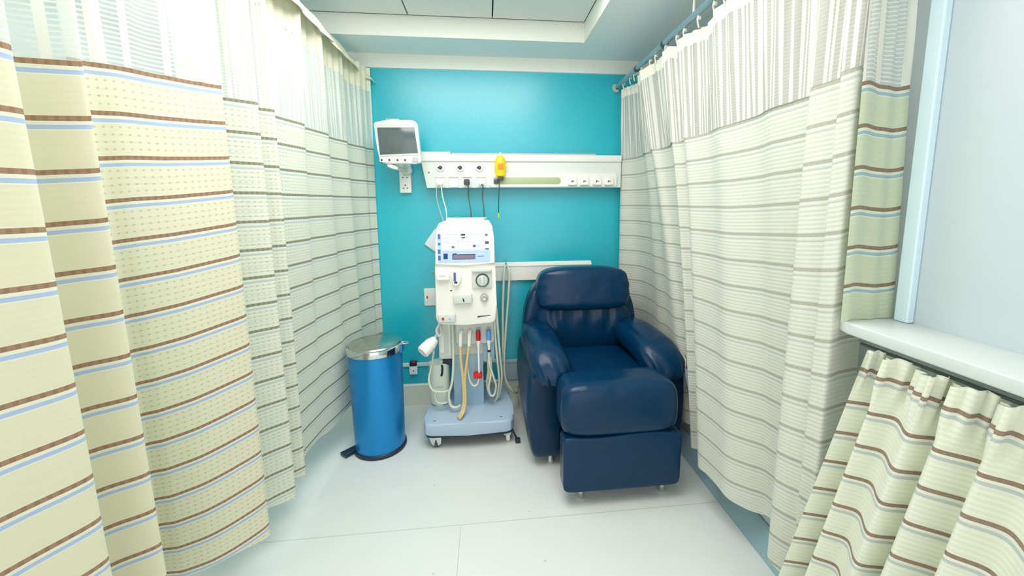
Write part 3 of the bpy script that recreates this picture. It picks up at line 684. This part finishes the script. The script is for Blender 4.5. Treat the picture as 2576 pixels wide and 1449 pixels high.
# water hoses looped over a wall hook
o = thing('water_hose', 'pale hose pair looped over wall hook between dialysis machine and recliner', 'hose', (.11, 2.75, .14))
link('hook', tube(bmesh.new(), [(.120, YW-.03, 1.00), (.122, 2.74, 1.005), (.122, 2.73, 1.035), (.122, 2.715, 1.03)], .006, seg=8), 'chrome', o)
link('hose_loop', tube(bmesh.new(), [(.088, 2.56, .40), (.088, 2.60, .54), (.094, 2.66, .76), (.106, 2.70, .95), (.114, 2.72, 1.010), (.124, 2.725, 1.022), (.138, 2.72, 1.005), (.144, 2.70, .95), (.128, 2.67, .76), (.106, 2.60, .56), (.094, 2.55, .42), (.100, 2.54, .28), (.150, 2.56, .180), (.180, 2.62, .140), (.195, 2.73, .125), (.27, 2.77, .12)], .0085, seg=12, n=10), 'tube', o)
# canister on the base
cx, cy = -.325, 2.500
o = thing('plastic_canister', 'white plastic canister standing on the blue base behind machine hoses', 'canister', (cx, cy, .166))
bm = prism(rrect(cx-.066, cx+.062, cy-.060, cy+.060, .045), .167, .440, bev=.016, seg=4, axis='Z')
link('canister_body', bm, 'tube2', o)
link('lid', lathe([(0, .018), (.025, .018), (.028, .012), (.028, 0)], (cx+.028, cy, .438), seg=24), 'plastic', o)
link('handle', tube(bmesh.new(), [(cx+.020, cy-.055, .435), (cx+.024, cy-.066, .425), (cx+.022, cy-.067, .395), (cx+.016, cy-.064, .370)], .007, seg=8), 'binbase', o)
link('lettering', nb(cx-.020, cx+.026, cy-.0612, cy-.0595, .290, .297), 'grey', o)

# ================================================================== recliner
ch = thing('recliner_chair', 'navy blue leather recliner armchair with padded headrest and raised footrest', 'chair', (.63, 2.15, 0))
def L(name, bm, m='leather', par=ch): return link(name, bm, m, par, True, 3.1)
cxr = .605
# back shell with forward curving wings
def dback(p, q):
    q.y -= .085*abs(p.x)**3; q.x *= 1-.06*max(0, p.z)+.02*max(0, -p.z); q.z += -.03*abs(p.x)**2*(1 if p.z > 0 else 0)
    return q
L('back_shell', puff((.580, 2.568, .60), (.375, .122, .385), 4.2, dback, N_=20), 'leather')
# lumbar cushion with gathers under the headrest
def dlum(p, q):
    w = max(0, p.z+.3)/1.3
    q.x *= .80+.20*min(1, (p.z+1)/1.2)
    if p.y < 0:
        xx = q.x/(1-.35*max(0, -p.z+.4)); g = math.sin(xx*52)*.7+math.sin(xx*91+1)*.4
        q.y += .021*g*w**1.4*(1-abs(p.x)**6)
        q.y += .030*max(0, -p.z)**2
        q.y -= .012*math.sin(max(0, min(1, (abs(p.x)-.45)/.5))*PI)*max(0, .7-abs(p.z-.1))
    return q
L('backrest', puff((.600, 2.455, .660), (.315, .115, .185), 3.6, dlum, N_=34))
def dhead(p, q):
    q.x *= 1-.055*max(0, p.z)
    if p.y < 0: q.y -= .012*(1-p.x*p.x)
    q.z += .008*(1-p.x**2)*(1 if p.z > 0 else -.6)
    e = max(0, abs(p.x)-.7)/.3
    if p.y < 0: q.y += .007*math.sin(q.z*95+abs(q.x)*30)*e + .007*math.exp(-((q.x-.07-.5*q.z)/.016)**2)*(1-p.z**2)
    return q
L('headrest', puff((.588, 2.430, .915), (.295, .110, .130), 4.6, dhead, N_=24, rot=(-.10, 'X')))
# seat
def dseat(p, q):
    if p.z > 0: q.z += .012*(1-p.x*p.x)-.012*max(0, p.y)
    return q
L('seat', puff((cxr+.01, 2.190, .452), (.268, .330, .095), 5.5, dseat, N_=18))
# footrest: padded roll and lower flap
def dfoot(p, q):
    if p.z > 0: q.x *= 1-.035*p.z
    if p.y < 0: q.y -= .012*(1-p.z*p.z)
    if p.z > 0 and p.y < .5:
        for x0 in (-.05, .13): q.y += .006*math.exp(-((q.x-x0-.1*(p.z-.7))/.012)**2)*max(0, 1-abs(p.z-.75)*4)
    return q
L('footrest_cushion', puff((cxr+.008, 1.805, .478), (.288, .112, .134), 5.5, dfoot, N_=30))
def dflap(p, q):
    q.x *= 1+.012*max(0, p.z)
    if p.z > .8 and p.y < 0: q.z += .006*math.sin(q.x*14)
    return q
L('footrest_panel', puff((.622, 1.742, .218), (.290, .052, .140), 14, dflap, N_=20))
# sides
for s, xc, hw in ((-1, .292, .094), (1, .965, .108)):
    def dside(p, q, s=s):
        q.x += s*(.016*(1-p.z*p.z)-.02*max(0, -p.z))*(1 if p.x*s > 0 else 0)
        q.z -= .035*max(0, p.y)*max(0, p.z)*0
        return q
    L('side_panel', puff((xc, 2.335, .300), (hw, .345, .262), 9, dside, N_=18), 'leather2')
# armrests: plump roll that droops and gathers at the front
def arm(pts, hw):
    bm = bmesh.new(); path = catmull(pts, 14)
    rad = [.50, .86, .98, 1.0, 1.04, 1.02, .90, .62]; n = len(path); SEG = 56; rings = []
    def R(t):
        a = t*(len(rad)-1); i = min(int(a), len(rad)-2); return rad[i]+(rad[i+1]-rad[i])*(a-i)
    for i, p in enumerate(path):
        t = i/(n-1); T = (path[min(i+1, n-1)]-path[max(i-1, 0)]).normalized(); X = Vector((1, 0, 0)); U = X.cross(T).normalized()
        if U.z < 0: U = -U
        k = R(t); e = 2.5; ring = []
        f = max(0, (t-.62)/.38)
        for j in range(SEG):
            a = 2*PI*j/SEG; c, sn = math.cos(a), math.sin(a)
            g = 1+(.085*f*math.sin(a*12+2.5*math.sin(t*9))+.045*f*math.sin(a*19+t*30))
            rx = math.copysign(abs(c)**(2/e), c)*hw*k*g; ru = math.copysign(abs(sn)**(2/e), sn)*.086*k*g
            ring.append(bm.verts.new(p+X*rx+U*ru))
        rings.append(ring)
    for a, b in zip(rings, rings[1:]):
        for j in range(SEG): bm.faces.new((a[j], a[(j+1) % SEG], b[(j+1) % SEG], b[j]))
    for r_, ring in ((0, rings[0]), (1, rings[-1])):
        c = bm.verts.new(sum((v.co for v in ring), Vector())/SEG+Vector((0, -.006 if r_ else .02, -.010 if r_ else 0)))
        for j in range(SEG): bm.faces.new((ring[j], ring[(j+1) % SEG], c))
    L('armrest', bm)
arm([(.285, 2.56, .625), (.287, 2.42, .640), (.293, 2.28, .636), (.302, 2.15, .620), (.312, 2.07, .598), (.322, 2.015, .565), (.330, 1.985, .525), (.333, 1.978, .500)], .104)
arm([(.870, 2.56, .625), (.880, 2.42, .642), (.900, 2.28, .640), (.922, 2.15, .622), (.935, 2.07, .600), (.942, 2.015, .565), (.944, 1.985, .525), (.944, 1.978, .500)], .118)
L('base_frame', puff((.63, 2.34, .16), (.27, .30, .09), 8, N_=6), 'leather2')
for x, y in ((.325, 2.045), (.935, 2.045), (.325, 2.60), (.935, 2.60)):
    c = link('caster', lathe([(0, 0), (.016, 0), (.018, .012), (.012, .03), (.012, .045), (0, .045)], (x, y, .0), seg=18), 'chrome', ch)
for x in (.432, .850):
    bm = lathe([(0, 0), (.015, 0), (.017, .004), (.017, .060), (.013, .066), (.013, .085), (0, .085)], (x, 1.765, .001), seg=20)
    link('foot', bm, 'chrome', ch)
o = thing('remote_control', 'pale blue remote hanging between the recliner armrest and right curtain', 'remote', (1.062, 1.99, .40))
bm = prism([(1.045, .56), (1.066, .545), (1.083, .47), (1.086, .40), (1.078, .395), (1.068, .44), (1.050, .50)], 1.945, 1.963, bev=.004)
link('remote_body', bm, 'bluegrey', o)
link('cord', tube(bmesh.new(), [(1.05, 1.955, .555), (1.060, 1.98, .60), (1.060, 2.10, .62), (1.075, 2.2, .60)], .003, seg=6), 'lgrey', o)

# ================================================================== light and camera
def area(name, loc, size, power, rot=(0, 0, 0), col=(1, 1, 1)):
    l = bpy.data.lights.new(name, 'AREA'); l.shape = 'RECTANGLE'; l.size, l.size_y = size; l.energy = power; l.color = col
    o = bpy.data.objects.new(name, l); COL.objects.link(o); o.location = loc; o.rotation_euler = rot; return o
area('ceiling_or_fill_light', (-.12, 1.36, 2.495), (1.25, 1.35), 26, col=(1, .965, .945))  # added soft fill inside the recess, no fixture there; evens out the bay
area('ceiling_or_fill_light', (.45, .30, 2.49), (.5, .5), 4, col=(1, .99, .96))
area('ceiling_or_fill_light', (-1.45, 1.7, 2.36), (.3, 1.2), 4, col=(1, 1, .95))  # added fill behind the left curtain, keeps the netting gaps from going dark
w = bpy.data.worlds.new('World'); S.world = w; w.use_nodes = True
bg = w.node_tree.nodes['Background']; bg.inputs[0].default_value = (1, .97, .965, 1); bg.inputs[1].default_value = 1.25
cam = bpy.data.cameras.new('Camera'); co = bpy.data.objects.new('Camera', cam); COL.objects.link(co)
cam.sensor_width = 36; cam.lens = 36*1000/2576; cam.shift_x = -44/2576; cam.shift_y = -80.5/2576
cam.clip_start = .02
Rr = [[0.9944, -0.105474, -0.006659], [-0.020543, -0.131104, -0.991156], [0.103669, 0.985742, -0.132536]]
co.matrix_world = Matrix(((Rr[0][0], -Rr[1][0], -Rr[2][0], 0), (Rr[0][1], -Rr[1][1], -Rr[2][1], 0), (Rr[0][2], -Rr[1][2], -Rr[2][2], 1.45), (0, 0, 0, 1)))
S.camera = co
S.view_settings.view_transform = 'Standard'; S.view_settings.look = 'None'; S.view_settings.gamma = 1
S.view_settings.use_curve_mapping = False; S.view_settings.exposure = .47
S.cycles.max_bounces = 10; S.cycles.diffuse_bounces = 6; S.cycles.transparent_max_bounces = 16
